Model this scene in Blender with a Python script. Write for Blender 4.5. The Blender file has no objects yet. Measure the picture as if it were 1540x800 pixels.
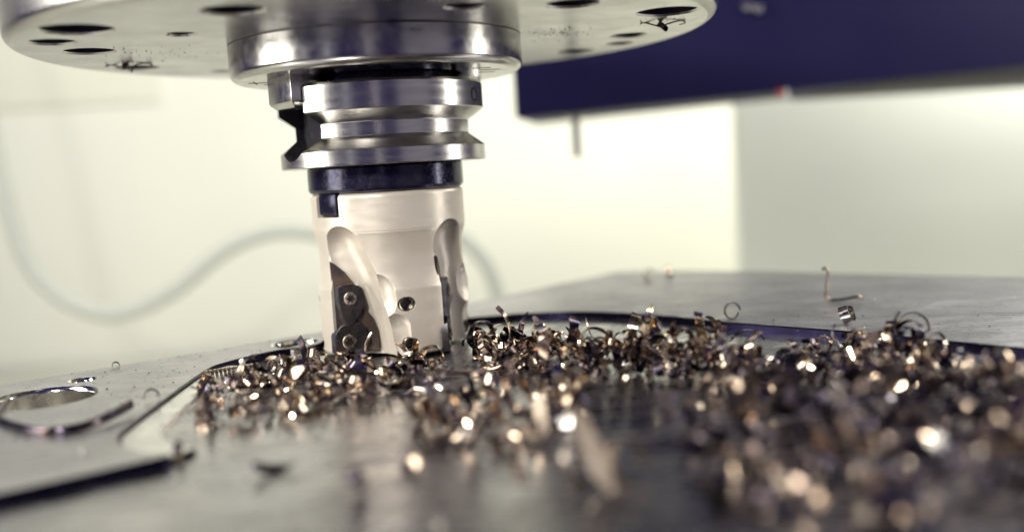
import bpy, bmesh, math, random
import numpy as np
from mathutils import Vector, Matrix, Euler
from mathutils.geometry import tessellate_polygon

S = 0.001                      # everything below is written in millimetres
R = math.radians
sc = bpy.context.scene
col = sc.collection

# ------------------------------------------------------------------ camera
cam = bpy.data.objects.new('camera', bpy.data.cameras.new('camera'))
col.objects.link(cam)
yaw, pitch, roll = 0.1207, 0.1002, -0.0601
fwd = Vector((math.sin(yaw) * math.cos(pitch), math.cos(yaw) * math.cos(pitch), -math.sin(pitch)))
rt = Vector((math.cos(yaw), -math.sin(yaw), 0))
up = rt.cross(fwd)
r2 = rt * math.cos(roll) + up * math.sin(roll)
u2 = -rt * math.sin(roll) + up * math.cos(roll)
M3 = Matrix((r2, u2, -fwd)).transposed()
cam.matrix_world = Matrix.Translation(Vector((0, -311.86, 54.57)) * S) @ M3.to_4x4()
cam.data.sensor_width = 36
cam.data.lens = 36 * 1485.37 / 1540
cam.data.clip_start = 0.01
cam.data.clip_end = 20
cam.data.dof.use_dof = True
cam.data.dof.focus_distance = 0.282
cam.data.dof.aperture_fstop = 4.6
sc.camera = cam

# ------------------------------------------------------------------ world, lamps, exposure
w = bpy.data.worlds.new('World'); sc.world = w; w.use_nodes = True
w.node_tree.nodes['Background'].inputs[0].default_value = (0.019, 0.013, 0.066, 1)
w.node_tree.nodes['Background'].inputs[1].default_value = 1.0

def area(name, loc, target, sx, sy, power, color=(1, .985, .89)):
    l = bpy.data.lights.new(name, 'AREA'); l.shape = 'RECTANGLE'
    l.size = sx * S; l.size_y = sy * S; l.energy = power; l.color = color
    o = bpy.data.objects.new(name, l); col.objects.link(o)
    o.location = Vector(loc) * S
    o.rotation_euler = (Vector(target) - Vector(loc)).to_track_quat('-Z', 'Y').to_euler()
    return o

area('softbox_lamp', (-520, -110, 240), (0, 0, 60), 250, 440, 2.6)
area('narrow_lamp', (520, -80, 230), (0, 0, 60), 60, 440, 1.0)
area('added_front_fill', (-190, -400, 235), (10, -40, 20), 75, 75, 1.3)  # unseen fill added to lift the cutter front and spark the chips
area('added_reflection_panel', (380, -520, 160), (0, 0, 60), 420, 420, .10, (1, .97, .93))  # added for a soft grey reflection on the steel's right half
area('added_streak_strip', (-62, -700, 120), (0, 0, 60), 14, 420, .035, (1, .96, .90))  # unseen strip added for a thin bright streak in the turned steel
area('added_left_streak', (-330, -460, 120), (0, 0, 60), 50, 420, .03, (.99, .98, 1))  # near-white strip added for another streak, stands in for unseen surroundings
area('added_wall_fill', (40, 300, 560), (40, 760, 10), 1000, 200, 2.95)  # out-of-view fill added to brighten the back wall
area('added_panel_fill', (620, 325, 330), (540, 420, 60), 360, 50, 3.2)  # out-of-view fill added to brighten the side panel from above

sc.view_settings.view_transform = 'Standard'
sc.view_settings.look = 'None'
sc.view_settings.exposure = 0.4
sc.view_settings.gamma = 1
sc.cycles.use_denoising = True
sc.cycles.max_bounces = 8
sc.cycles.glossy_bounces = 5
sc.cycles.diffuse_bounces = 4
sc.cycles.sample_clamp_indirect = 6
sc.cycles.caustics_reflective = False
sc.cycles.caustics_refractive = False

# ------------------------------------------------------------------ materials
def mat(name, base, metallic=0.0, rough=0.5, var=None, bump=None, rvar=0.0, aniso=0.0,
        rscale=(300, 300, 300), coat=0.0, spec=0.5):
    """var=(other colour, scale, low, high); bump=(scale vector, distance mm)"""
    m = bpy.data.materials.new(name); m.use_nodes = True
    nt = m.node_tree; N = nt.nodes; L = nt.links
    b = N['Principled BSDF']
    b.inputs['Base Color'].default_value = (*base, 1)
    b.inputs['Metallic'].default_value = metallic
    b.inputs['Roughness'].default_value = rough
    b.inputs['Specular IOR Level'].default_value = spec
    b.inputs['Coat Weight'].default_value = coat
    b.inputs['Coat Roughness'].default_value = .12
    tc = N.new('ShaderNodeTexCoord')
    def noise(scale, detail=4, rough_=.55):
        mp = N.new('ShaderNodeMapping'); mp.inputs['Scale'].default_value = scale
        L.new(tc.outputs['Object'], mp.inputs['Vector'])
        n = N.new('ShaderNodeTexNoise'); n.inputs['Scale'].default_value = 1
        n.inputs['Detail'].default_value = detail; n.inputs['Roughness'].default_value = rough_
        L.new(mp.outputs[0], n.inputs['Vector'])
        return n.outputs['Fac']
    if var:
        c2, vs, lo, hi = var
        vs = vs if isinstance(vs, tuple) else (vs, vs, vs)
        f = noise(vs)
        mr = N.new('ShaderNodeMapRange'); mr.inputs[1].default_value = lo; mr.inputs[2].default_value = hi
        L.new(f, mr.inputs[0])
        mx = N.new('ShaderNodeMix'); mx.data_type = 'RGBA'
        mx.inputs[6].default_value = (*base, 1); mx.inputs[7].default_value = (*c2, 1)
        L.new(mr.outputs[0], mx.inputs[0]); L.new(mx.outputs[2], b.inputs['Base Color'])
    if rvar:
        f = noise(rscale, 5)
        mr = N.new('ShaderNodeMapRange')
        mr.inputs[1].default_value = .3; mr.inputs[2].default_value = .7
        mr.inputs[3].default_value = max(.04, rough - rvar); mr.inputs[4].default_value = min(1, rough + rvar)
        L.new(f, mr.inputs[0]); L.new(mr.outputs[0], b.inputs['Roughness'])
    if bump:
        hs = None
        for sv, dist in (bump if isinstance(bump, list) else [bump]):
            sv = sv if isinstance(sv, tuple) else (sv, sv, sv)
            bp = N.new('ShaderNodeBump'); bp.inputs['Strength'].default_value = 1
            bp.inputs['Distance'].default_value = dist * S
            L.new(noise(sv, 3), bp.inputs['Height'])
            if hs: L.new(hs, bp.inputs['Normal'])
            hs = bp.outputs[0]
        L.new(hs, b.inputs['Normal'])
    if aniso:
        tg = N.new('ShaderNodeTangent'); tg.direction_type = 'RADIAL'; tg.axis = 'Z'
        b.inputs['Anisotropic'].default_value = aniso
        L.new(tg.outputs[0], b.inputs['Tangent'])
    return m

MAT = dict(
    turned=mat('turned_steel', (.60, .58, .55), 1, .2, var=((.48, .46, .44), (60, 60, 500), .35, .75),
               bump=[((40, 40, 6000), .002), (2600, .0016)], rvar=.03, rscale=(60, 60, 900), aniso=.7),
    ground=mat('ground_steel', (.66, .64, .60), 1, .24, var=((.45, .43, .41), (90, 90, 90), .45, .8),
               bump=[(1500, .002)], rvar=.06),
    nose=mat('spindle_steel', (.55, .53, .50), 1, .19, var=((.36, .34, .33), (70, 70, 160), .4, .75),
             bump=[((30, 30, 3500), .003), (1500, .0025)], rvar=.05, aniso=.55),
    nickel=mat('satin_nickel', (.86, .77, .66), .35, .36, var=((.79, .70, .59), 120, .45, .85),
               bump=[((60, 60, 3200), .007), (1800, .003)], rvar=.08, rscale=(120, 120, 500)),
    black=mat('black_oxide', (.020, .018, .045), .55, .22, var=((.05, .045, .06), 260, .5, .8),
              bump=[(1600, .010)], rvar=.1, rscale=(900, 900, 900)),
    insert=mat('coated_carbide', (.034, .030, .036), .7, .28, var=((.07, .05, .042), 220, .45, .75),
               bump=(1800, .006), rvar=.08),
    flank=mat('ground_carbide', (.50, .48, .50), 1, .28, var=((.28, .25, .26), 500, .4, .7), bump=(2500, .004)),
    dullflank=mat('coated_flank', (.24, .23, .26), .9, .3, var=((.14, .13, .15), 500, .4, .7), bump=(2500, .004)),
    seat=mat('heat_tinted_steel', (.13, .09, .07), .85, .4, var=((.05, .04, .045), 180, .35, .65), bump=(1800, .006)),
    screw=mat('screw_steel', (.33, .28, .23), 1, .26, var=((.17, .135, .11), 900, .4, .7)),
    hole=mat('dark_hole', (.012, .011, .03), .3, .5),
    mark=mat('engraved_ink', (.015, .013, .02), 0, .6),
    bronze=mat('bronze_tint', (.60, .47, .36), 1, .15, var=((.36, .25, .18), 260, .35, .7), bump=((300, 300, 2500), .006), rvar=.08),
    straw=mat('straw_tint', (.78, .67, .52), 1, .13, var=((.55, .40, .27), 240, .4, .75), bump=((300, 300, 2500), .006), rvar=.08),
    dull=mat('dull_straw_tint', (.62, .52, .41), 1, .36, var=((.45, .34, .25), 300, .35, .7), bump=((300, 300, 2500), .006)),
    steel=mat('bright_chip_steel', (.62, .59, .57), 1, .14, var=((.40, .33, .28), 240, .4, .75), bump=((300, 300, 2500), .006), rvar=.08),
    dark=mat('dark_chip_steel', (.055, .048, .075), 1, .2, var=((.14, .10, .08), 240, .4, .7), bump=((300, 300, 2500), .006), rvar=.08),
    wall=mat('cream_enclosure', (.86, .862, .765), 0, .6, var=((.83, .832, .74), 4, .3, .8)),
    panel=mat('pale_grey_panel', (.77, .79, .71), 0, .5, var=((.71, .73, .67), 5, .3, .8)),
    trim=mat('grey_trim', (.80, .80, .69), 0, .6),
    navy=mat('navy_paint', (.011, .009, .058), 0, .5, var=((.015, .012, .065), 20, .35, .7), bump=(500, .01), spec=.2),
    hose=mat('pale_grey_hose', (.53, .55, .50), 0, .5),
    lip=mat('dark_grey_lip', (.06, .057, .06), 0, .5, spec=.2),
    pin=mat('grey_nozzle', (.32, .31, .30), .3, .5),
    red=mat('red_plastic', (.6, .06, .03), 0, .3),
    white=mat('white_plastic', (.8, .8, .76), 0, .3),
    chrome=mat('chrome_bolt', (.75, .74, .70), 1, .12),
    bed=mat('pale_machine_bed', (.62, .62, .53), 0, .6, var=((.5, .5, .44), 8, .3, .7)),
)

def plate_mat(name, base, dark, rough, scallop, rv=.12):
    """machined steel: directional tool marks, specks of dirt and an oily gloss that comes and goes"""
    m = bpy.data.materials.new(name); m.use_nodes = True
    nt = m.node_tree; N = nt.nodes; L = nt.links; b = N['Principled BSDF']
    b.inputs['Metallic'].default_value = 1
    tc = N.new('ShaderNodeTexCoord')
    def mapped(scale, rot=0):
        mp = N.new('ShaderNodeMapping'); mp.inputs['Scale'].default_value = scale
        mp.inputs['Rotation'].default_value = (0, 0, rot)
        L.new(tc.outputs['Object'], mp.inputs['Vector']); return mp.outputs[0]
    def noise(scale, rot=0, detail=5, r_=.6):
        n = N.new('ShaderNodeTexNoise'); n.inputs['Scale'].default_value = 1
        n.inputs['Detail'].default_value = detail; n.inputs['Roughness'].default_value = r_
        L.new(mapped(scale, rot), n.inputs['Vector']); return n.outputs['Fac']
    def rng(f, a, b_, c, d):
        mr = N.new('ShaderNodeMapRange')
        for i, v in enumerate((a, b_, c, d)): mr.inputs[i + 1].default_value = v
        L.new(f, mr.inputs[0]); return mr.outputs[0]
    def mix(f, c1, c2):
        mx = N.new('ShaderNodeMix'); mx.data_type = 'RGBA'
        if isinstance(c1, tuple): mx.inputs[6].default_value = (*c1, 1)
        else: L.new(c1, mx.inputs[6])
        mx.inputs[7].default_value = (*c2, 1)
        L.new(f, mx.inputs[0]); return mx.outputs[2]
    big = noise((28, 28, 28), 0, 4)
    c = mix(rng(big, .35, .7, 0, 1), base, dark)
    streak = noise((25, 900, 40), R(40), 3)
    c = mix(rng(streak, .55, .8, 0, .55), c, dark)
    speck = noise((520, 520, 520), 0, 2)
    c = mix(rng(speck, .665, .70, 0, .85), c, (.06, .055, .07))
    L.new(c, b.inputs['Base Color'])
    rb = noise((60, 140, 60), R(40), 5)
    L.new(rng(rb, .3, .7, rough - rv, rough + rv), b.inputs['Roughness'])
    prev = None
    for f, dist in ((streak, .008), (noise((600, 600, 600) if scallop else (1300, 1300, 1300), 0, 2), .10 if scallop else .008)):
        bp = N.new('ShaderNodeBump'); bp.inputs['Distance'].default_value = dist * S
        L.new(f, bp.inputs['Height'])
        if prev: L.new(prev, bp.inputs['Normal'])
        prev = bp.outputs[0]
    if scallop:
        wv = N.new('ShaderNodeTexWave'); wv.wave_type = 'BANDS'; wv.bands_direction = 'Y'
        wv.inputs['Scale'].default_value = 85; wv.inputs['Distortion'].default_value = 4
        wv.inputs['Detail'].default_value = 3; wv.inputs['Detail Scale'].default_value = 2
        L.new(mapped((1, 1, 1), R(34)), wv.inputs['Vector'])
        bp = N.new('ShaderNodeBump'); bp.inputs['Distance'].default_value = (.12) * S
        L.new(wv.outputs['Fac'], bp.inputs['Height']); L.new(prev, bp.inputs['Normal']); prev = bp.outputs[0]
    L.new(prev, b.inputs['Normal'])
    return m
MAT['plate'] = plate_mat('milled_plate', (.57, .56, .57), (.39, .38, .40), .40, False)
MAT['floor'] = plate_mat('oily_milled_floor', (.47, .46, .475), (.30, .29, .32), .26, False)
MAT['scallop'] = plate_mat('scalloped_plate', (.56, .55, .56), (.36, .35, .365), .40, True)
MAT['rim'] = plate_mat('painted_shade_rim', (.020, .017, .042), (.013, .011, .028), .3, False, .08)  # shade of the pocket wall painted in as a dark navy base
MAT['ledge'] = plate_mat('bright_ledge', (.90, .89, .87), (.80, .79, .77), .36, False)

# ------------------------------------------------------------------ helpers
def link_mesh(name, verts, faces, m, parent=None, smooth=None, loc=None):
    me = bpy.data.meshes.new(name)
    v = np.asarray(verts, dtype=np.float64) * S
    me.from_pydata(v.tolist(), [], [list(f) for f in faces])
    me.validate(); me.update()
    if smooth is not None:
        me.shade_smooth()
        if smooth < 180: me.set_sharp_from_angle(angle=R(smooth))
    if m: me.materials.append(m)
    o = bpy.data.objects.new(name, me); col.objects.link(o)
    if parent: o.parent = parent
    if loc is not None: o.location = Vector(loc) * S
    return o

def fix_normals(o):
    bm = bmesh.new(); bm.from_mesh(o.data)
    bmesh.ops.remove_doubles(bm, verts=bm.verts, dist=1e-6)
    bmesh.ops.recalc_face_normals(bm, faces=bm.faces)
    bm.to_mesh(o.data); bm.free(); return o

def tag(o, label=None, cat=None, group=None, kind=None):
    if label: o['label'] = label
    if cat: o['category'] = cat
    if group: o['group'] = group
    if kind: o['kind'] = kind
    return o

def empty(name, loc, label=None, cat=None, group=None):
    o = bpy.data.objects.new(name, None); col.objects.link(o)
    o.location = Vector(loc) * S; o.empty_display_size = .01
    return tag(o, label, cat, group)

def lathe(profile, n=128, closed=False):
    """profile of (r, z); r = 0 ends become poles"""
    V, F, rows = [], [], []
    for r, z in profile:
        if r < 1e-6:
            rows.append([len(V)]); V.append((0, 0, z))
        else:
            rows.append(list(range(len(V), len(V) + n)))
            V += [(r * math.cos(2 * math.pi * i / n), r * math.sin(2 * math.pi * i / n), z) for i in range(n)]
    for a, b in zip(rows[:-1], rows[1:]):
        for i in range(n):
            j = (i + 1) % n
            if len(a) == 1: F.append((a[0], b[j], b[i]))
            elif len(b) == 1: F.append((a[i], a[j], b[0]))
            else: F.append((a[i], a[j], b[j], b[i]))
    if closed:
        a, b = rows[-1], rows[0]
        for i in range(n):
            j = (i + 1) % n; F.append((a[i], a[j], b[j], b[i]))
    return V, F

def lathe_obj(name, profile, m, parent=None, n=128, smooth=30, loc=None, closed=False):
    V, F = lathe(profile, n, closed)
    return fix_normals_keep(link_mesh(name, V, F, m, parent, smooth, loc), smooth)

def fix_normals_keep(o, smooth):
    fix_normals(o)
    if smooth is not None:
        o.data.shade_smooth()
        if smooth < 180: o.data.set_sharp_from_angle(angle=R(smooth))
    return o

def prism(poly, z0, z1, chamfer=0.0):
    """extruded polygon (x, y) with an optional chamfer at the top edge z1"""
    n = len(poly)
    rings = [[(x, y, z0) for x, y in poly]]
    if chamfer:
        s = 1 if z1 > z0 else -1
        rings.append([(x, y, z1 - s * chamfer) for x, y in poly])
        rings.append([(x, y, z1) for x, y in inset(poly, chamfer)])
    else:
        rings.append([(x, y, z1) for x, y in poly])
    V = [p for r_ in rings for p in r_]; F = []
    for k in range(len(rings) - 1):
        for i in range(n):
            j = (i + 1) % n
            F.append((k * n + i, k * n + j, (k + 1) * n + j, (k + 1) * n + i))
    F.append(tuple(range(n))[::-1]); F.append(tuple(range((len(rings) - 1) * n, len(rings) * n)))
    return V, F

def area2(poly):
    return sum(poly[i][0] * poly[(i + 1) % len(poly)][1] - poly[(i + 1) % len(poly)][0] * poly[i][1] for i in range(len(poly)))

def inset(poly, d):
    n = len(poly); s = 1 if area2(poly) > 0 else -1; out = []
    for i in range(n):
        p0, p1, p2 = Vector(poly[i - 1]), Vector(poly[i]), Vector(poly[(i + 1) % n])
        e1 = (p1 - p0).normalized(); e2 = (p2 - p1).normalized()
        n1 = Vector((-e1.y, e1.x)) * s; n2 = Vector((-e2.y, e2.x)) * s
        b = (n1 + n2)
        b = b / max(.35, b.dot(n1)) if b.length > 1e-6 else n1
        q = p1 + b * d; out.append((q.x, q.y))
    return out

def box(cx, cy, cz, sx, sy, sz):
    V = [(cx + a * sx / 2, cy + b * sy / 2, cz + c * sz / 2) for a in (-1, 1) for b in (-1, 1) for c in (-1, 1)]
    return V, [(0, 1, 3, 2), (4, 6, 7, 5), (0, 4, 5, 1), (2, 3, 7, 6), (0, 2, 6, 4), (1, 5, 7, 3)]

def bevel(o, width, seg=2, smooth=30):
    bm = bmesh.new(); bm.from_mesh(o.data)
    bmesh.ops.recalc_face_normals(bm, faces=bm.faces)
    es = [e for e in bm.edges if len(e.link_faces) == 2 and e.calc_face_angle(0) > R(25)]
    bmesh.ops.bevel(bm, geom=es, offset=width * S, segments=seg, affect='EDGES', profile=.5)
    bm.to_mesh(o.data); bm.free()
    o.data.shade_smooth(); o.data.set_sharp_from_angle(angle=R(smooth)); return o

def tube(pts, rad, sides=10, flat=1.0, cap=True):
    """tube along points; rad may be a list; flat squashes the section"""
    P = [Vector(p) for p in pts]; n = len(P); V, F = [], []
    ref = Vector((0.13, 0.2, 1)).normalized(); prevn = None
    for i, p in enumerate(P):
        t = (P[min(i + 1, n - 1)] - P[max(i - 1, 0)]).normalized()
        nn = (ref - t * ref.dot(t)) if prevn is None else (prevn - t * prevn.dot(t))
        nn.normalize(); prevn = nn; bb = t.cross(nn)
        r_ = rad[i] if isinstance(rad, (list, tuple)) else rad
        for k in range(sides):
            a = 2 * math.pi * k / sides
            V.append(tuple(p + nn * math.cos(a) * r_ + bb * math.sin(a) * r_ * flat))
    for i in range(n - 1):
        for k in range(sides):
            j = (k + 1) % sides
            F.append((i * sides + k, i * sides + j, (i + 1) * sides + j, (i + 1) * sides + k))
    if cap:
        F.append(tuple(range(sides))[::-1]); F.append(tuple(range((n - 1) * sides, n * sides)))
    return V, F

def catmull(pts, k=8, closed=False):
    P = [Vector(p) for p in pts]; n = len(P); out = []
    for i in range(n if closed else n - 1):
        p0 = P[(i - 1) % n] if closed or i else P[0] * 2 - P[1]
        p1 = P[i]; p2 = P[(i + 1) % n]
        p3 = P[(i + 2) % n] if closed or i + 2 < n else P[-1] * 2 - P[-2]
        for s in range(k):
            t = s / k
            out.append(.5 * ((2 * p1) + (p2 - p0) * t + (2 * p0 - 5 * p1 + 4 * p2 - p3) * t * t + (3 * p1 - p0 - 3 * p2 + p3) * t ** 3))
    if not closed: out.append(P[-1])
    return [tuple(q) for q in out]

def circle(cx, cy, r, n=40):
    return [(cx + r * math.cos(2 * math.pi * i / n), cy + r * math.sin(2 * math.pi * i / n)) for i in range(n)]

def fill(outer, holes, z):
    loops = [[Vector((x, y, 0)) for x, y in l] for l in [outer] + holes]
    tris = tessellate_polygon(loops)
    V = [(x, y, z) for l in [outer] + holes for x, y in l]
    return V, [tuple(t) for t in tris]

# ------------------------------------------------------------------ the setting: enclosure behind and bed below
def slab(name, c, s, m, parent=None, bev=0):
    V, F = box(*c, *s); o = link_mesh(name, V, F, m, parent)
    return bevel(o, bev) if bev else fix_normals(o)

tag(slab('enclosure_wall', (200, 756, 250), (2800, 12, 900), MAT['wall']), kind='structure')
tag(slab('machine_bed', (100, 150, -128), (2600, 1180, 16), MAT['bed']), kind='structure')

tag(slab('wall_cabinet', (-520, 747.9, 292), (596, 4, 300), MAT['trim'], None, 1.5),
    'pale flat cabinet panel on the cream wall, upper left behind the flange', 'cabinet panel')

tag(slab('side_panel', (560, 420, 60), (590, 14, 330), MAT['panel'], None, 3),
    'pale grey enclosure panel standing behind the plate at the right', 'panel')

# ------------------------------------------------------------------ the dark machine head at the upper right
head = empty('machine_head', (66, 180, 78), 'dark navy machine housing with a straight lower edge, upper right', 'machine housing')
V, F = prism([(0, 0), (760, 0), (760, 120), (28, 120)], 0, 150)
# lower edge rises slightly to the right
body = []
for x, y, z in V: body.append((x, y, z + (x * .047 if z < 1 else 0)))
bevel(fix_normals(link_mesh('housing', body, F, MAT['navy'], head)), 1.5)
slab('lower_lip', (470, 60, 12), (552, 118, 9), MAT['lip'], head, 1)
for dx, dz in ((121.3, 49.6), (127.4, 48.4)):
    lathe_obj('bolt_head', [(0, 4.0), (1.9, 3.6), (3.0, 2.2), (3.3, 0)], MAT['chrome'], head, 24, 40, None).matrix_local = \
        Matrix.Translation(Vector((dx, 0, dz)) * S) @ Euler((R(90), 0, 0)).to_matrix().to_4x4()

noz = empty('coolant_nozzle', (98, 190, 79), 'thin grey nozzle hanging below the left part of the dark housing', 'nozzle')
lathe_obj('collar', [(0, 4), (6, 4), (6, -.5), (3, -2.5), (0, -2.5)], MAT['pin'], noz, 24)
lathe_obj('tip', [(0, -2.4), (2.1, -2.4), (1.9, -20), (1.3, -22), (0, -22)], MAT['pin'], noz, 20)

lamp = empty('indicator', (200, 172, 83.2), 'tiny red and white indicator under the dark housing edge', 'indicator')
for n_, dx, m_, r_ in (('red_cap', 0, 'red', 1.2), ('white_cap', 3.6, 'white', 1.1)):
    lathe_obj(n_, [(0, -2.4), (r_ * .7, -2.1), (r_, -1), (r_, 2), (0, 2)], MAT[m_], lamp, 20, 40, (dx, 0, 0))

# ------------------------------------------------------------------ coolant hose in the background
hp = catmull([(-300, 450, 210), (-284, 450, 135), (-277.5, 450, 72), (-266, 450, 8), (-239, 450, -26), (-204, 450, -37),
              (-164, 450, -23), (-123, 452, 5), (-88, 455, 16), (-53, 460, 11), (-15, 465, -6), (20, 462, -4), (48, 455, 4),
              (64, 450, -8), (74, 448, -24), (80, 446, -50), (84, 444, -118)], 7)
V, F = tube(hp, 5.8, 16)
tag(link_mesh('coolant_hose', V, F, MAT['hose'], None, 180), 'pale grey hose sagging in a wave in front of the back wall', 'hose')

# ------------------------------------------------------------------ the workpiece plate
plate = empty('workpiece_plate', (0, 0, 0), 'milled grey steel plate with a recessed pocket and bored holes under the cutter', 'steel plate')
PZ = 2.3
left_edge = [(-250, -107), (-111.6, -22.7), (-28.5, 27), (38.7, 80.4), (100, 139), (106.3, 142.5), (112, 141)]
back_edge = [(154.9, 108), (232.3, 26.6), (360, -110)]
wall_pts = [(330, -260), (220, -178), (180, -124), (152.6, -86), (129.3, -51), (103, -18), (91, 1), (80.5, 14), (70, 24), (59.5, 30.3),
            (45, 34), (29, 34.5), (12, 33), (-4, 25), (-25.1, 7.9), (-40.7, -4.5), (-50.5, -15.5), (-54.8, -27), (-58.8, -65), (-60.8, -88),
            (-60.6, -96), (-57.5, -104), (-52, -110.5), (-46, -114.5), (-53, -119.5), (-73, -131), (-140, -168), (-260, -230)]
wall_s = [q[:2] for q in catmull([(x, y, 0) for x, y in wall_pts], 4)]
outer = left_edge + back_edge + wall_s
HOLES = [(-92.6, -46.5, 13.2, True), (-32.4, 8.4, 7.2, True), (-88.6, -25.2, 3.1, True)]
ins = inset(outer, .35)
hl = [circle(x, y, r + .9, 48) for x, y, r, c in HOLES]
# split the raised surface: plain milled left part, scalloped right part
def clip(poly, keep_right, xcut):
    out = []
    n = len(poly)
    for i in range(n):
        a, b = poly[i], poly[(i + 1) % n]
        ia = (a[0] >= xcut) == keep_right; ib = (b[0] >= xcut) == keep_right
        if ia: out.append(a)
        if ia != ib:
            t_ = (xcut - a[0]) / (b[0] - a[0]); out.append((xcut, a[1] + t_ * (b[1] - a[1])))
    return out
XC = 14.0
V, F = fill(clip(ins, False, XC), hl, PZ)
fix_normals(link_mesh('raised_face', V, F, MAT['plate'], plate))
V, F = fill(clip(ins, True, XC), [], PZ)
fix_normals(link_mesh('scalloped_face', V, F, MAT['scallop'], plate))
# rim wall with a small chamfer
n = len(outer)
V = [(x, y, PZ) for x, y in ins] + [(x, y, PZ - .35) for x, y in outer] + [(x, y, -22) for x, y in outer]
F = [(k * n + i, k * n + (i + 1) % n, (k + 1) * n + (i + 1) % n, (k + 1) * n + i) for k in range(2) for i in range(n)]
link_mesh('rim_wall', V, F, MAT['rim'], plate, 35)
base = left_edge + back_edge + [(330, -260), (260, -345), (-280, -345), (-300, -230)]
V, F = fill(inset(base, .4), [circle(x, y, r + .3, 48) for x, y, r, c in HOLES], 0)
link_mesh('pocket_floor', V, F, MAT['floor'], plate)
n = len(base); bi = inset(base, .4)
V = [(x, y, 0) for x, y in bi] + [(x, y, -22) for x, y in bi]
link_mesh('plate_side', V, [(i, (i + 1) % n, n + (i + 1) % n, n + i) for i in range(n)], MAT['plate'], plate, 35)
V, F = fill(bi, [], -22); link_mesh('plate_underside', V, F, MAT['plate'], plate)
for x, y, r, c in HOLES:
    lathe_obj('hole_rim', [(r + .9, PZ), (r + .7, PZ - .05), (r, PZ - .9), (r - .05, PZ - 1.2)], MAT['chrome'], plate, 48, 50, (x, y, 0))
    lathe_obj('hole_bore', [(r - .05, PZ - 1.2), (r - .05, -7 if r > 4 else -4), (0, -7 if r > 4 else -4)], MAT['ground'], plate, 48, 30, (x, y, 0))
# the pale ledge that follows the left pocket wall
lo = [(-50.2, -16.5), (-54.4, -27), (-58.4, -65), (-60.3, -88), (-60.0, -96), (-57, -103.6), (-51.6, -109.8), (-46.4, -113.2)]
li = [(-44, -19), (-47.6, -29), (-51.6, -64), (-53, -82), (-52.6, -89), (-50.5, -96), (-46.5, -102), (-42.5, -106.5)]
lo = [q[:2] for q in catmull([(x, y, 0) for x, y in lo], 5)]; li = [q[:2] for q in catmull([(x, y, 0) for x, y in li], 5)]
k = len(lo)
V = [(x, y, 1.35) for x, y in lo] + [(x * .12 + a * .88, y * .12 + b_ * .88, 1.25) for (x, y), (a, b_) in zip(lo, li)] + [(x, y, .02) for x, y in li]
F = [(r_ * k + i, r_ * k + i + 1, (r_ + 1) * k + i + 1, (r_ + 1) * k + i) for r_ in range(2) for i in range(k - 1)]
fix_normals_keep(link_mesh('pocket_ledge', V, F, MAT['ledge'], plate), 40)

# ------------------------------------------------------------------ spindle flange disc
flange = empty('spindle_flange', (0, 0, 94.5), 'large round steel flange plate with dark bolt holes above the tool', 'flange plate')
DH = [(-73.2, -51.7, 9.3), (-85.2, -32.1, 6.4), (-81.8, -10.8, 7.6), (-79.6, 35.2, 7.6), (-51.1, -36.6, 4.4), (-32.6, -70.7, 7.6),
      (-55.5, 57, 4.4), (50.1, -60.5, 7.4), (80.4, -40.5, 8.8), (81.4, 7.6, 6.6), (83.4, 28.1, 5.6), (71.4, 46.2, 7.6), (22.5, -63.1, 5.6),
      (0, -84, 6), (20, 84, 7), (-20, 84, 7), (0, 60, 5)]
DISC_R = 103.1
V, F = fill(circle(0, 0, DISC_R - 3, 160), [circle(x, y, r, 36) for x, y, r in DH], 0)
MAT['disc'] = mat('ground_flange_steel', (.42, .412, .405), 1, .22, var=((.34, .333, .325), 40, .3, .75),
                  bump=[((500, 500, 500), .003)], rvar=.05, rscale=(60, 60, 60))
nt = MAT['disc'].node_tree    # specks of swarf dirt on the ground face
b = nt.nodes['Principled BSDF']; src = b.inputs['Base Color'].links[0].from_socket
tc = nt.nodes.new('ShaderNodeTexCoord')
n1 = nt.nodes.new('ShaderNodeTexNoise'); n1.inputs['Scale'].default_value = 900; n1.inputs['Detail'].default_value = 2
n2 = nt.nodes.new('ShaderNodeTexNoise'); n2.inputs['Scale'].default_value = 28; n2.inputs['Detail'].default_value = 1
for q in (n1, n2): nt.links.new(tc.outputs['Object'], q.inputs['Vector'])
ad = nt.nodes.new('ShaderNodeMath'); ad.operation = 'ADD'
nt.links.new(n1.outputs['Fac'], ad.inputs[0]); nt.links.new(n2.outputs['Fac'], ad.inputs[1])
mr = nt.nodes.new('ShaderNodeMapRange'); mr.inputs[1].default_value = 1.27; mr.inputs[2].default_value = 1.32
nt.links.new(ad.outputs[0], mr.inputs[0])
mx = nt.nodes.new('ShaderNodeMix'); mx.data_type = 'RGBA'; mx.inputs[7].default_value = (.05, .045, .05, 1)
nt.links.new(mr.outputs[0], mx.inputs[0]); nt.links.new(src, mx.inputs[6]); nt.links.new(mx.outputs[2], b.inputs['Base Color'])
link_mesh('face_plate', V, F, MAT['disc'], flange)
prof = [(DISC_R - 3, 0)] + [(DISC_R - 3 + 3 * math.sin(a), 3 - 3 * math.cos(a)) for a in [R(q) for q in (15, 30, 45, 60, 75, 90)]] + \
       [(DISC_R, 34), (0, 34)]
lathe_obj('side_band', prof, MAT['turned'], flange, 160, 40)
for x, y, r in DH:
    lathe_obj('bolt_hole', [(r - .55, .55), (r - .55, 9), (0, 9)], MAT['hole'], flange, 36, 30, (x, y, 0))
    lathe_obj('hole_chamfer', [(r, 0), (r - .55, .55)], MAT['turned'], flange, 36, 30, (x, y, 0))
    if r > 6:
        lathe_obj('socket_bolt', [(0, 8.5), (r * .72, 8.5), (r * .72, 5.2), (r * .64, 4.6), (r * .4, 4.6), (r * .36, 6.5), (0, 6.5)],
                  MAT['black'], flange, 30, 30, (x, y, 0))

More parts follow.
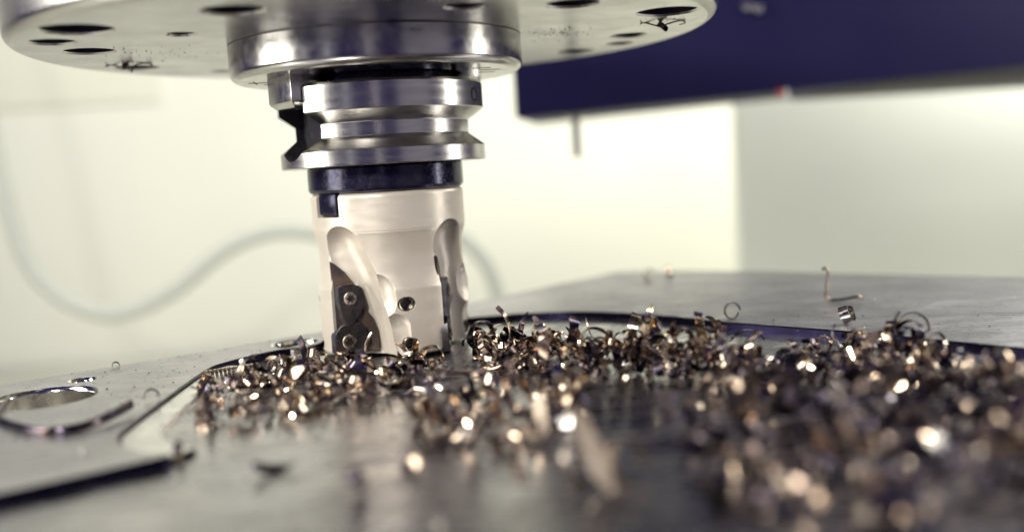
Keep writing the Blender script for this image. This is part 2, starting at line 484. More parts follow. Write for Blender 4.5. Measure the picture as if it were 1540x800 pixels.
# ------------------------------------------------------------------ spindle nose
nose = empty('spindle_nose', (0, 0, 84), 'cylindrical steel spindle nose gripping the tool holder', 'spindle')
def arc(cx, cz, r, a0, a1, k=6):
    return [(cx + r * math.cos(R(a0 + (a1 - a0) * i / k)), cz + r * math.sin(R(a0 + (a1 - a0) * i / k))) for i in range(k + 1)]
prof = [(25.4, 30), (25.4, 1), (26.2, 0)] + [(41.4, 0)] + arc(42.0, 2.4, 2.4, -90, 0) + [(44.45, 10.2), (44.2, 10.5)]
lathe_obj('nose_ring', prof, MAT['nose'], nose, 160, 35)
lathe_obj('bore', [(25.39, 9), (23.4, 26)], MAT['hole'], nose, 96)
lathe_obj('seam_band', [(44.2, 10.46), (43.9, 10.5), (43.9, 10.8)], MAT['hole'], nose, 160)
# engraved marks on the underside
def nose_mark(x, y, sx, sy, rz=0):
    V, F = box(0, 0, -.03, sx, sy, .08); o = link_mesh('engraved_mark', V, F, MAT['mark'], nose)
    o.location = Vector((x, y, 0)) * S; o.rotation_euler = (0, 0, rz); return o
for x, y, sx in ((30.2, -16.5, 5.5), (33.5, -10.5, 6), (33.0, -3.5, 5.2)): nose_mark(x, y, sx, .9)
nose_mark(-37.0, -3.0, .35, 9); nose_mark(-36.0, -3.0, 6.0, 1.0); nose_mark(-33.6, 3.5, 3, 1.0)
# drive key
PH = R(-59)
slot_dir = Vector((math.sin(PH), -math.cos(PH), 0)); slot_tan = Vector((math.cos(PH), math.sin(PH), 0))
def slot_frame(o, z):
    o.matrix_local = Matrix.Translation(Vector((0, 0, z)) * S) @ Matrix((slot_dir, slot_tan, Vector((0, 0, 1)))).transposed().to_4x4()
for sgn in (1, -1):
    V, F = prism([(24.2 * sgn, -7.6), (33.6 * sgn, -7.6), (33.6 * sgn, 7.6), (24.2 * sgn, 7.6)], .2, -9.0, 1.5)
    o = link_mesh('drive_key', V, F, MAT['ground'], nose); bevel(o, .35); slot_frame(o, 0)

# ------------------------------------------------------------------ tool holder
holder = empty('tool_holder', (0, 0, 57.4), 'polished steel tool holder with a V groove flange and a black collar', 'tool holder')
zz = 57.4
prof = [(0, 0), (31.2, 0), (31.5, .3), (31.5, 4.5), (31.3, 4.75), (26.7, 8.3), (26.6, 8.5), (26.6, 12.3), (26.7, 12.5), (31.3, 15.6), (31.5, 15.9),
        (31.5, 23.1), (30.6, 24.0), (0, 24.0)]
fl = lathe_obj('groove_flange', prof, MAT['turned'], holder, 192, 20)
# slots for the drive keys
cut_poly = [(-8.1, 40), (-8.1, 10.3)] + [(8.1 * math.cos(a), 10.3 + 8.1 * math.sin(a)) for a in [math.pi + math.pi * i / 14 for i in range(1, 14)]] + [(8.1, 10.3), (8.1, 40)]
for sgn in (1, -1):
    npl = len(cut_poly)
    V = [tuple(slot_dir * (22.9 * sgn) + slot_tan * a + Vector((0, 0, z))) for a, z in cut_poly] + \
        [tuple(slot_dir * (40 * sgn) + slot_tan * a + Vector((0, 0, z))) for a, z in cut_poly]
    F = [(i, (i + 1) % npl, npl + (i + 1) % npl, npl + i) for i in range(npl)] + [tuple(range(npl)), tuple(range(npl, 2 * npl))]
    cutter_o = link_mesh('slot_tool', V, F, MAT['seat'], None); fix_normals(cutter_o)
    cutter_o.location = Vector((0, 0, zz)) * S
    bpy.context.view_layer.update()
    md = fl.modifiers.new('b', 'BOOLEAN'); md.operation = 'DIFFERENCE'; md.object = cutter_o; md.solver = 'EXACT'
    me = bpy.data.meshes.new_from_object(fl.evaluated_get(bpy.context.evaluated_depsgraph_get()))
    fl.modifiers.clear(); fl.data = me
    bpy.data.objects.remove(cutter_o)
me.name = 'groove_flange'
slot_mat = mat('dark_slot_steel', (.10, .09, .11), .8, .38, var=((.2, .19, .19), 300, .45, .8), bump=(1200, .02))
me.materials.clear(); me.materials.append(MAT['turned']); me.materials.append(slot_mat)
for p in me.polygons:
    c = Vector(p.center) / S
    d = abs(c.dot(slot_dir)); tt = abs(c.dot(slot_tan)); nrm = Vector(p.normal)
    on_floor = abs(d - 22.9) < .05 and abs(nrm.dot(slot_dir)) > .98
    on_wall = d > 22.8 and abs(nrm.dot(slot_dir)) < .02 and (abs(tt - 8.1) < .05 or (abs(math.hypot(tt, c.z - 10.3) - 8.1) < .12 and c.z < 10.4))
    p.material_index = 1 if (on_floor or on_wall) else 0
me.shade_smooth(); me.set_sharp_from_angle(angle=R(20))
lathe_obj('taper_neck', [(25.0, 23.9), (22.6, 24.6), (22.4, 26), (22.2, 50)], MAT['black'], holder, 96)
col_o = lathe_obj('collar', [(0, .1), (23.4, .1), (24.0, -.6), (24.05, -6.6), (23.6, -7.4), (22.9, -7.9), (0, -7.9)], MAT['black'], holder, 128, 25)
ang = R(62)
dm = empty('x', (0, 0, 0)); bpy.data.objects.remove(dm)
def on_cyl(o, r, phi, z, tilt=0):
    """places a part built around local -Z = outward on the cylinder"""
    d = Vector((math.sin(phi), -math.cos(phi), 0)); tn = Vector((math.cos(phi), math.sin(phi), 0))
    o.matrix_local = Matrix.Translation((d * r + Vector((0, 0, z))) * S) @ Matrix((tn, Vector((0, 0, 1)), d)).transposed().to_4x4() @ Matrix.Rotation(tilt, 4, 'Z')
o = lathe_obj('index_dimple', [(2.3, -.4), (2.25, .07), (1.45, .06), (1.35, -.35)], MAT['mark'], holder, 32, 30, None); on_cyl(o, 31.5, ang, 19.2)
o = lathe_obj('dimple_base', [(1.5, -.1), (0, .02)], MAT['turned'], holder, 32, 30, None); on_cyl(o, 31.5, ang, 19.2)
for phi in (R(-51), R(129)):
    V, F = box(0, 0, 0, 8.8, 6.6, 8); o = link_mesh('drive_lug', V, F, MAT['black'], holder); bevel(o, 1.0, 2)
    on_cyl(o, 19.2, phi, -11.0)

# ------------------------------------------------------------------ milling cutter: radius field carved by ball-shaped cutters
cutter = empty('milling_cutter', (0, 0, 0), 'champagne coloured face mill with four flutes and dark screwed inserts', 'milling cutter')
pz = np.array([0.9, 1.3, 2.0, 12, 20.4, 21.2, 25, 29.5, 34, 37.7, 38.3, 48.3, 49.0, 49.45])
pr = np.array([22.2, 22.9, 23.3, 23.45, 23.35, 23.2, 22.45, 22.0, 22.4, 23.35, 23.6, 23.6, 23.3, 22.6])
NT, NZ = 1040, 340
th = np.linspace(0, 2 * np.pi, NT, endpoint=False)           # phi measured from the front towards +x
zs = np.linspace(.9, 49.45, NZ)
pro = np.interp(zs, pz, pr)
neck = (zs > 20.8) & (zs < 37.9)
pro[neck] = 23.35 - 1.25 * np.sin(np.pi * (zs[neck] - 20.8) / 17.1) ** .75 + .25 * (zs[neck] - 20.8) / 17.1
TH, Z = np.meshgrid(th, zs)
PRO = np.repeat(pro[:, None], NT, 1)
def wrap(a): return (a + np.pi) % (2 * np.pi) - np.pi
# fold into one quarter: flute at -37 deg
quarter = wrap(TH - R(-35)); fold = (quarter + np.pi / 4) % (np.pi / 2) - np.pi / 4 + R(-35)
RAD = PRO.copy()
def ball(ph, z, r, rho):
    dph = fold - ph
    cz = np.cos(dph); cd = r * cz
    q = rho ** 2 - (Z - z) ** 2 - (r ** 2 - cd ** 2)
    ok = (q > 0) & (cz > 0)
    hit = np.where(ok, cd - np.sqrt(np.maximum(q, 0)), 99)
    far = np.where(ok, cd + np.sqrt(np.maximum(q, 0)), 0)
    np.copyto(RAD, np.minimum(RAD, hit), where=ok & (far > RAD - .3))
def chain(keys, steps):
    ks = np.array(keys, float); tt = np.linspace(0, len(ks) - 1, steps)
    for t_ in tt:
        p = [np.interp(t_, np.arange(len(ks)), ks[:, i]) for i in range(4)]
        ball(R(p[0]), *p[1:])
chain([(-39.5, 32.3, 26.3, 8.3), (-31.5, 23, 25.6, 8.9), (-27, 8, 25.2, 10.0), (-24, -6, 25.2, 10.6)], 110)
chain([(-13.5, 20.2, 27.4, 7.4), (-13, 18.0, 27.4, 7.4)], 4)
chain([(-1.0, 8.8, 27.2, 6.3), (1.0, 5.5, 27.2, 6.3)], 4)
# flat insert seat in the left wall of each flute
ct = np.cos(fold + R(9))
tq = np.where(ct > .2, 15.26 / np.maximum(ct, .2), 99)
seat_reg = (fold > R(-53)) & (fold < R(-12)) & (Z < 30 - (fold - R(-53)) / R(28) * 10)
np.copyto(RAD, np.minimum(RAD, tq), where=seat_reg)
# threaded holes and the drive notches
def bore(ph, z, ra, depth, stretch=1.0):
    arc_ = wrap(TH - ph) * 23.4
    np.copyto(RAD, np.minimum(RAD, 23.4 - depth), where=((arc_ / stretch) ** 2 + (Z - z) ** 2) < ra ** 2)
TBH = [(8.2, 16.4, 2.1), (9.5, 4.3, 2.0)]
for q in range(4):
    for ph, z, ra in TBH: bore(R(ph + 90 * q), z, ra, 6, 1.25)
for ph in (R(-51), R(129)):
    arc_ = wrap(TH - ph) * 23.4
    np.copyto(RAD, np.minimum(RAD, 17.0), where=(np.abs(arc_) < 5.3) & (Z > 42.8))
X = RAD * np.sin(TH); Y = -RAD * np.cos(TH)
V = np.stack([X, Y, Z], -1).reshape(-1, 3)
ii = np.arange(NZ - 1)[:, None] * NT; jj = np.arange(NT)[None, :]; j2 = (jj + 1) % NT
quads = np.stack([ii + jj, ii + j2, ii + NT + j2, ii + NT + jj], -1).reshape(-1, 4)
me = bpy.data.meshes.new('cutter_body')
nv = len(V); nf = len(quads)
V2 = np.concatenate([V, [[0, 0, .9], [0, 0, 49.45]]])
tri0 = np.stack([np.full(NT, nv), (np.arange(NT) + 1) % NT, np.arange(NT)], -1)
tb = (NZ - 1) * NT
tri1 = np.stack([np.full(NT, nv + 1), tb + np.arange(NT), tb + (np.arange(NT) + 1) % NT], -1)
me.vertices.add(len(V2)); me.vertices.foreach_set('co', (V2 * S).astype(np.float32).ravel())
loops = np.concatenate([quads.ravel(), tri0.ravel(), tri1.ravel()]).astype(np.int32)
me.loops.add(len(loops)); me.loops.foreach_set('vertex_index', loops)
starts = np.concatenate([np.arange(nf) * 4, nf * 4 + np.arange(2 * NT) * 3]).astype(np.int32)
me.polygons.add(len(starts)); me.polygons.foreach_set('loop_start', starts)
me.update(calc_edges=True); me.validate()
me.materials.append(MAT['nickel']); me.shade_smooth(); me.set_sharp_from_angle(angle=R(62))
bo = bpy.data.objects.new('cutter_body', me); col.objects.link(bo); bo.parent = cutter

# threads inside the bores
def thread_mesh(ra):
    V, F = [], []
    n_, turns = 18, 9
    for k in range(turns * n_ + 1):
        a = 2 * math.pi * k / n_; z = -.55 * k / n_
        for rr, dz in ((ra, 0), (ra - .32, -.22), (ra, -.44)):
            V.append((rr * math.cos(a), rr * math.sin(a), z + dz))
    for k in range(turns * n_):
        for q in range(2): F.append((k * 3 + q, k * 3 + q + 1, k * 3 + q + 4, k * 3 + q + 3))
    return V, F

# the inserts, seats and screws of one pocket
def star(n_=6, ro=1.25, ri=.82, k=6):
    out = []
    for i in range(n_ * k):
        a = 2 * math.pi * i / (n_ * k); f = .5 + .5 * math.cos(a * n_)
        r_ = ri + (ro - ri) * f; out.append((r_ * math.cos(a), r_ * math.sin(a)))
    return out
def insert_solid(poly, thick, cham):
    """front face at y = 0 facing -y, chamfered towards the edge, body going back to +thick; poly in (x, z)"""
    if area2(poly) < 0: poly = poly[::-1]
    fr = inset(poly, cham); bk = inset(poly, .5); n_ = len(poly)
    V = [(x, 0, z) for x, z in fr] + [(x, cham * .8, z) for x, z in poly] + [(x, thick, z) for x, z in bk]
    F = [tuple(range(n_))] + [(a * n_ + i, a * n_ + (i + 1) % n_, (a + 1) * n_ + (i + 1) % n_, (a + 1) * n_ + i) for a in range(2) for i in range(n_)]
    F.append(tuple(range(2 * n_, 3 * n_))[::-1])
    return V, F
def px2(pts, cx, cy, k):                                       # drawing units of the outline sketch to mm
    return [((x - cx) / k, -(y - cy) / k) for x, y in pts]
low_poly = px2([(206, 532), (228, 490), (262, 455), (330, 440), (400, 432), (438, 478), (470, 585), (462, 630), (392, 700), (330, 718), (250, 706), (205, 668)], 318, 580, 25)
up_poly = px2([(250, 190), (285, 176), (345, 168), (405, 185), (436, 320), (400, 412), (330, 495), (300, 492), (268, 420), (246, 300)], 338, 290, 25)
def add_screw(parent, x, z, yoff, r_):
    sc_o = lathe_obj('screw', [(r_ * 1.0, -.6), (r_, .25), (r_ * .86, .42), (r_ * .62, .42)], MAT['screw'], parent, 36, 30, None)
    st = star(6, r_ * .6, r_ * .40)
    V, F = fill(circle(0, 0, r_ * .63, 36), [st], .42)
    n_ = len(st); b0 = len(V)
    V = V + [(x_, y_, .42) for x_, y_ in st] + [(x_, y_, -.7) for x_, y_ in st]
    F = F + [(b0 + i, b0 + (i + 1) % n_, b0 + n_ + (i + 1) % n_, b0 + n_ + i) for i in range(n_)] + [tuple(range(b0 + n_, b0 + 2 * n_))]
    bm = bmesh.new(); bm.from_mesh(sc_o.data)
    vs = [bm.verts.new(Vector(v) * S) for v in V]
    for f in F:
        try: bm.faces.new([vs[i] for i in f])
        except ValueError: pass
    bm.to_mesh(sc_o.data); bm.free()
    sc_o.data.shade_smooth(); sc_o.data.set_sharp_from_angle(angle=R(25))
    sc_o.matrix_local = Matrix.Translation(Vector((x, yoff, z)) * S) @ Euler((R(90), 0, 0)).to_matrix().to_4x4()
    return sc_o
def flank_strip(parent, pts, y0, y1):
    """the pale ground margin along the outer cutting edge"""
    n_ = len(pts)
    V = [(x, y0, z) for x, z in pts] + [(x - 1.5, y1, z * .97) for x, z in pts]
    F = [(i, i + 1, n_ + i + 1, n_ + i) for i in range(n_ - 1)]
    return fix_normals_keep(link_mesh('flank', V, F, MAT['flank'], parent), 40)

def pocket(q):
    piv = empty('insert_pocket', (0, 0, 0)); piv.parent = cutter; piv.rotation_euler = (0, 0, q * math.pi / 2)
    bpy.data.objects.remove(piv)
    rot = Matrix.Rotation(q * math.pi / 2, 4, 'Z')
    parts = []
    # dark seat plate in the pocket wall
    sp = [(-18.6, 29.6), (-17.0, 28.6), (-14.4, 26.2), (-12.0, 22.6), (-10.3, 19.0), (-9.0, 14.8), (-7.0, 12.0), (-5.6, 8.0), (-5.4, 2), (-19.2, 1.4), (-18.6, 8), (-18.2, 14)]
    V, F = prism([(x, z) for x, z in sp], 0, .9, .25)
    V = [(x, -(15.22 + d + .156 * x) / .988, z) for x, z, d in V]
    parts.append((fix_normals_keep(link_mesh('insert_seat', V, F, MAT['seat'], cutter), 35), Matrix()))
    for nm, poly, cx, cz, cy, thick, tilt, sr in (('cutting_insert', low_poly, -14.2, 5.4, -15.9, 4.5, R(-9), 2.15),
                                                ('cutting_insert', up_poly, -13.0, 17.8, -16.2, 4.0, R(-9), 2.05)):
        V, F = insert_solid(poly, thick, .35)
        o = fix_normals_keep(link_mesh(nm, V, F, MAT['insert'], cutter), 28)
        mm = Matrix.Translation(Vector((cx, cy, cz)) * S) @ Matrix.Rotation(tilt, 4, 'Z')
        if poly is low_poly:
            fp = px2([(228, 490), (206, 532), (205, 668), (250, 706)], 318, 580, 25)
            flank_strip(o, fp, .2, 1.9)
            lathe_obj('shim', [(0, 0)], MAT['seat'], o, 3) if False else None
            add_screw(o, 0, 0, -.15, sr)
        else:
            fp = px2([(285, 176), (250, 190), (246, 300), (268, 420), (300, 492)], 338, 290, 25)
            flank_strip(o, fp, .2, 1.9).data.materials[0] = MAT['dullflank']
            add_screw(o, .1, .6, -.15, sr)
        parts.append((o, mm))
    for o, mm in parts: o.matrix_local = rot @ mm
    for ph, z, ra in TBH:
        V, F = thread_mesh(ra * 1.02)
        o = fix_normals_keep(link_mesh('thread', V, F, MAT['screw'], cutter), 20)
        on_cyl(o, 23.0, R(ph) + q * math.pi / 2, z)
for q in range(4): pocket(q)

# ------------------------------------------------------------------ metal chips
rng = random.Random(7)
def chip_mesh(name, rad, span, width, pitch, grow=0.0, thick=.2, taper=.5, seg=16, twist=0.0, straight=0.0):
    """a curled ribbon with real thickness; coil axis = local z"""
    V, F = [], []
    for i in range(seg + 1):
        t_ = i / seg; a = span * t_
        rr = rad * (1 + grow * t_)
        c, s_ = math.cos(a), math.sin(a)
        e = min(1, min(t_, 1 - t_) * 5 + taper)
        hw = width * .5 * e
        cz = pitch * a / (2 * math.pi)
        tw = twist * (t_ - .5)
        for rs, zs_ in ((0, -1), (0, 1), (1, 1), (1, -1)):
            r_ = rr + (thick if rs else 0) + zs_ * hw * math.sin(tw) + (.12 * width if zs_ == 0 else 0)
            V.append((r_ * c + straight * t_ * 0, r_ * s_, cz + zs_ * hw * math.cos(tw) + straight * t_))
    for i in range(seg):
        for k in range(4):
            j = (k + 1) % 4
            F.append((i * 4 + k, i * 4 + j, i * 4 + 4 + j, i * 4 + 4 + k))
    F += [(3, 2, 1, 0), tuple(seg * 4 + k for k in range(4))]
    v = np.array(V); v -= (v.max(0) + v.min(0)) / 2
    return v, F

def swarf_mesh(length, k0, k1, width, drift, twist, thick, tip0, tip1, seg):
    """a flake or ribbon whose curl tightens or opens along its length; the ends taper by tip0 and tip1"""
    P = []; x = y = z = 0.0; ds = length / seg; a = -(k0 + k1) * length / 4
    for i in range(seg + 1):
        t_ = i / seg; P.append((x, y, z, a))
        a += (k0 + (k1 - k0) * t_) * ds
        x += math.cos(a) * ds; y += math.sin(a) * ds; z += drift * ds
    V, F = [], []
    for i, (x, y, z, a) in enumerate(P):
        t_ = i / seg
        e = min(1, tip0 + t_ * 3.2) * min(1, tip1 + (1 - t_) * 2.2)
        hw = width * .5 * e * (1 + .12 * math.sin(9 * t_ + length)); tw = twist * (t_ - .5)
        nx, ny = -math.sin(a), math.cos(a)
        for off, side in ((0, -1), (0, 1), (1, 1), (1, -1)):
            o_ = off * thick + side * hw * math.sin(tw) + abs(side) * .1 * hw * (1 if side > 0 else -1)
            V.append((x + nx * o_, y + ny * o_, z + side * hw * math.cos(tw)))
    for i in range(seg):
        for k in range(4):
            j = (k + 1) % 4; F.append((i * 4 + k, i * 4 + j, i * 4 + 4 + j, i * 4 + 4 + k))
    F += [(3, 2, 1, 0), tuple(seg * 4 + k for k in range(4))]
    v = np.array(V); v -= (v.max(0) + v.min(0)) / 2
    return v, F

KINDS = []; SHAPES = []
for i in range(36):
    if i < 16:
        span = R([150, 180, 210, 240, 280, 330, 200, 260, 300, 360, 170, 220, 420, 520, 250, 190][i]); rad = rng.uniform(1.3, 3.3)
        wid = rng.uniform(.9, 2.1)
        v, f = chip_mesh('metal_chip', rad, span, wid, rng.uniform(.6, 3.4), rng.uniform(-.3, .6), rng.uniform(.13, .2),
                         rng.uniform(.1, .7), 10 + int(span * 2.2), rng.uniform(-.9, .9))
        SHAPES.append((wid, math.degrees(span)))
    else:
        ln = rng.uniform(6, 15) if i < 32 else rng.uniform(3, 6)
        r0, r1 = rng.uniform(1.4, 7), rng.uniform(1.8, 12)
        wid = rng.uniform(1.0, 2.3) if i < 32 else rng.uniform(.8, 1.6)
        v, f = swarf_mesh(ln, 1 / r0, (1 / r1) * rng.choice([1, 1, 1, -.4]), wid, rng.uniform(-.25, .35), rng.uniform(-1.6, 1.6),
                          rng.uniform(.14, .26), rng.uniform(.4, .95), rng.uniform(.3, .9), 18)
        SHAPES.append((wid, math.degrees(ln * .5 * (1 / r0 + 1 / r1))))
    KINDS.append((v, f))
COLS = ['bronze', 'straw', 'steel', 'dark']
MESH = {}
def chip_data(k, c):
    if (k, c) not in MESH:
        v, f = KINDS[k]; me = bpy.data.meshes.new('metal_chip')
        me.from_pydata((v * S).tolist(), [], f); me.update(); me.shade_smooth(); me.set_sharp_from_angle(angle=R(40))
        me.materials.append(MAT[c]); MESH[(k, c)] = me
    return MESH[(k, c)]

def inside(p, poly):
    x, y = p; c = False; n_ = len(poly)
    for i in range(n_):
        x1, y1 = poly[i]; x2, y2 = poly[i - 1]
        if (y1 > y) != (y2 > y) and x < (x2 - x1) * (y - y1) / (y2 - y1) + x1: c = not c
    return c
def edge_dist(p, poly):
    best = 1e9; P = Vector(p)
    for i in range(len(poly)):
        a, b = Vector(poly[i - 1]), Vector(poly[i]); ab = b - a
        t_ = max(0, min(1, (P - a).dot(ab) / ab.length_squared)); best = min(best, (P - a - ab * t_).length)
    return best
def sample(poly):
    xs = [p[0] for p in poly]; ys = [p[1] for p in poly]
    while True:
        p = (rng.uniform(min(xs), max(xs)), rng.uniform(min(ys), max(ys)))
        if inside(p, poly): return p
def keep_off_tool(p): return math.hypot(p[0], p[1]) > (36 if p[0] < 6 else 26)

PILES = {
 'A': dict(poly=[(-54, -48), (-49, -43), (-38, -33), (-27, -25), (-20, -27), (-10, -33), (4, -36), (12, -36), (11, -57), (0, -72), (-20, -75), (-34, -86), (-46, -83)],
           h=2.6, n=78, stuff=90, where='the heap before the cutter', group='chips heaped before the cutter'),
 'B': dict(poly=[(22, -18), (35, -24), (54.8, -43), (78.5, -58), (94, -76), (86, -92), (64, -80), (40, -74), (22, -50)],
           h=6.6, n=94, stuff=190, where='the heap beside the cutter', group='chips heaped right of the cutter'),
 'C': dict(poly=[(2.4, -72), (15.6, -73), (23.4, -88), (46.3, -83), (47, -105), (31, -130), (11, -128), (1.5, -111)],
           h=3.0, n=38, stuff=36, where='the middle scatter', group='chips scattered at the middle of the pocket'),
 'D': dict(poly=[(64, -100), (89.9, -90), (107.9, -92), (127.6, -94), (138, -120), (90, -192), (50.4, -182), (47, -153), (51, -129)],
           h=4.6, n=74, stuff=230, where='the foreground heap', group='chips heaped in the right foreground'),
 'E': dict(poly=[(98, -70), (118, -62), (138, -80), (126, -101), (92, -92)],
           h=5.0, n=20, stuff=80, where='the far heap', group='chips along the right pocket wall'),
}
LOOK = {'bronze': 'bronze', 'straw': 'straw', 'steel': 'steel', 'dark': 'dark'}
def describe(k, c, p, z, h, P):
    """width, colour, curl and place of one chip of a heap"""
    poly = P['poly']; xs = [a for a, b in poly]; ys = [b for a, b in poly]
    fx = (p[0] - min(xs)) / (max(xs) - min(xs)); fy = (p[1] - min(ys)) / (max(ys) - min(ys))
    side = 'left end' if fx < .25 else 'left half' if fx < .5 else 'right half' if fx < .75 else 'right end'
    depth = 'front' if fy < .34 else 'middle' if fy < .67 else 'back'
    wid, span = SHAPES[k]
    curl = 'flake' if span < 60 else 'arc' if span < 130 else 'crescent' if span < 190 else 'hook' if span < 250 else 'ring' if span < 320 else 'roll'
    return f"{'slim' if wid < 1.6 else 'wide'} {LOOK[c]} chip {curl}, {'high' if z > h * .5 else 'low'} at the {depth} {side} of {P['where']}"
def rot_any(lay=.5):
    if rng.random() < lay: return Euler((rng.choice([R(90), R(90), 0]) + rng.gauss(0, .45), rng.gauss(0, .4), rng.uniform(0, 6.28)), 'XYZ').to_matrix()
    return Euler((rng.uniform(0, 6.28), rng.uniform(0, 6.28), rng.uniform(0, 6.28))).to_matrix()
def pick(wts): return rng.choices(COLS, wts)[0]

SV, SF, SM = [], [], []
def add_stuff(v, f, mi):
    b0 = sum(len(a) for a in SV); SV.append(v); SF.extend([tuple(i + b0 for i in q) for q in f]); SM.extend([mi] * len(f))

def put_chip(p, z, k, c, rotm, scale, label, group=None):
    o = bpy.data.objects.new('metal_chip', chip_data(k, c)); col.objects.link(o)
    zmin = (np.array(rotm) @ KINDS[k][0].T).T[:, 2].min() * scale
    o.matrix_world = Matrix.Translation(Vector((p[0], p[1], z - zmin)) * S) @ rotm.to_4x4() @ Matrix.Scale(scale, 4)
    return tag(o, label, 'metal chip', group)

vcount = 0
for key, P in PILES.items():
    poly = P['poly']
    def height(p): return P['h'] * min(1, edge_dist(p, poly) / 11) ** .8 * (min(1, max(.1, (math.hypot(*p) - 34) / 26)) if key == 'A' else 1)
    for i in range(P['n']):
        while True:
            p = sample(poly)
            if keep_off_tool(p): break
        h = height(p)
        z = h * (rng.random() ** .7)
        c = pick([.40, .26, .12, .22] if key != 'D' else [.34, .12, .05, .49])
        k = rng.randrange(len(KINDS))
        put_chip(p, z, k, c, rot_any(.75 if key == 'A' else .45), rng.uniform(.95, 1.4) * (1.08 if key in 'CD' else 1), describe(k, c, p, z, h, P), P['group'])
    for i in range(P['stuff']):
        while True:
            p = sample(poly)
            if keep_off_tool(p): break
        h = height(p); z = h * rng.random() * .8
        v, f = KINDS[rng.randrange(len(KINDS))]; rm = np.array(rot_any(.6)); s_ = rng.uniform(.75, 1.2)
        q = (rm @ v.T).T * s_; q[:, 2] -= q[:, 2].min(); q += np.array([p[0], p[1], z])
        SV.append(q); SF.extend([tuple(a + vcount for a in t_) for t_ in f]); SM.extend([rng.choices(range(4), [.34, .12, .06, .48] if key != 'D' else [.16, .03, .02, .79])[0]] * len(f))
        vcount += len(q)
so = link_mesh('chip_mass', np.concatenate(SV), SF, None)
for c in COLS: so.data.materials.append(MAT[c])
so.data.polygons.foreach_set('material_index', np.array(SM, np.int32)); so.data.shade_smooth(); so.data.set_sharp_from_angle(angle=R(40))
tag(so, 'tangled small metal chips filling the heaps on the plate', 'metal chips', None, 'stuff')

# chips that stand apart
def lone(label, p, z, shape, c, eul, thickness=None):
    v, f = shape
    rm = Euler([R(a) for a in eul]).to_matrix()
    q = (np.array(rm) @ v.T).T; q[:, 2] -= q[:, 2].min()
    o = link_mesh('metal_chip', q, f, MAT[c], None, 40, (p[0], p[1], z))
    return tag(o, label, 'metal chip')
CM = lambda *a, **k: chip_mesh('metal_chip', *a, **k)
lone('thin open ring of curled chip standing on the plate behind the right heap', (106, -12), PZ, CM(2.9, R(350), .9, .6, -.35, .25, .6, 34), 'dark', (84, 0, 8))
lone('small bright rolled chip sitting alone on the scalloped plate', (132.6, -36), PZ, CM(2.5, R(420), 2.8, .8, -.15, .25, .7, 34), 'steel', (70, 0, 50))
V, F = tube(catmull([(0, 0, 11.5), (1.2, 0, 11.8), (2.0, 0, 10), (1.2, 0, 5), (1.0, 0, 2), (3, 0, .8), (7, -1, 1.0), (11, -2, 1.6), (13, -2, 1.0)], 6), .5, 6, .5)
tag(link_mesh('metal_chip', V, F, MAT['bronze'], None, 60, (143.5, 4, PZ)), 'thin brown wire chip standing upright on the far right of the plate', 'metal chip')
V, F = tube(catmull([(-16, 4, 1.0), (-13.5, -8, .9), (-10.5, -19, .9), (-3, -29, 1.0), (6, -37, 1.0), (13, -37, 1.2), (18, -31, 1.8), (21, -22, 2.4)], 7), 1.05, 8, .45)
tag(link_mesh('metal_chip', V, F, MAT['dark'], None, 60, (-84, -52, PZ - .2)), 'long dark wire chip curving across the big bored hole at the left', 'metal chip')
lone('large hooked bronze chip rising from the right end of the heap by the wall', (131, -76), 3.5, CM(3.6, R(250), 2.2, 1.2, .15, .25, .6, 26), 'bronze', (78, 10, -20))
lone('big loop of bronze chip at the right end of the heap by the wall', (124, -80), 1.0, CM(4.6, R(230), 1.8, 2.0, .2, .25, .5, 26), 'bronze', (80, 0, 40))
lone('wide rolled bronze chip on top of the long heap, behind its middle', (83, -58), 5.0, CM(3.2, R(400), 2.0, 2.2, -.1, .25, .6, 30), 'bronze', (76, 0, 20))
lone('dark hooked chip leaning off the right end of the long heap', (91, -64), 5.0, CM(5.2, R(120), 1.6, 1.0, .1, .25, .6, 20), 'dark', (90, -30, 0))
def facing(label, p, z, shape, c, nrm, along):
    """a chip whose broad face looks along nrm and whose length runs along the given direction"""
    nn = Vector(nrm).normalized(); tt = Vector(along); tt = (tt - nn * tt.dot(nn)).normalized(); ww = tt.cross(nn)
    v, f = shape
    rm = np.array(Matrix((tt, nn, ww)).transposed())
    q = (rm @ v.T).T; q[:, 2] -= q[:, 2].min()
    return tag(link_mesh('metal_chip', q, f, MAT[c], None, 40, (p[0], p[1], z)), label, 'metal chip')
SW = swarf_mesh
facing('large blurred straw chip standing in the foreground', (31, -153), 0, SW(15, .012, .03, 3.6, .1, .15, .3, .5, .4, 16), 'dull', (-.23, -.87, .38), (.45, 0, -.9))
facing('pale upright flake leaning behind the large foreground chip', (27.5, -118), 0, SW(8, .03, .05, 3.0, .1, .2, .3, .5, .4, 14), 'dull', (-.24, -.87, .42), (.2, 0, -.9))
facing('bright bronze flake lying apart just in front of the middle chips', (.9, -134), 0, SW(4, .2, .3, 2.4, .1, .3, .3, .5, .5, 12), 'bronze', (-.40, -.75, .50), (.5, -.2, .6))
lone('blurred bronze curl behind the large foreground chip', (37.5, -150), 0, CM(3.2, R(280), 2.4, 2, .1, .3, .55, 22), 'bronze', (70, 20, 10))
lone('pale rolled chip left of the large foreground chip', (29.5, -147), 0, CM(2.6, R(300), 2.6, 1.0, .1, .3, .55, 22), 'straw', (74, 0, -30))
facing('small bright upright chip alone on the pocket floor at the left', (-45.6, -110), 0, SW(4.2, .15, .25, 2.0, .1, .3, .25, .6, .5, 12), 'straw', (-.33, -.80, .48), (.1, -.2, -1))
facing('flat dark chip on the open pocket floor in the left foreground', (-24.6, -127), 0, SW(9, .12, .25, 2.6, .1, 1.0, .3, .4, .3, 14), 'dark', (.1, -.5, .8), (1, .2, .1))
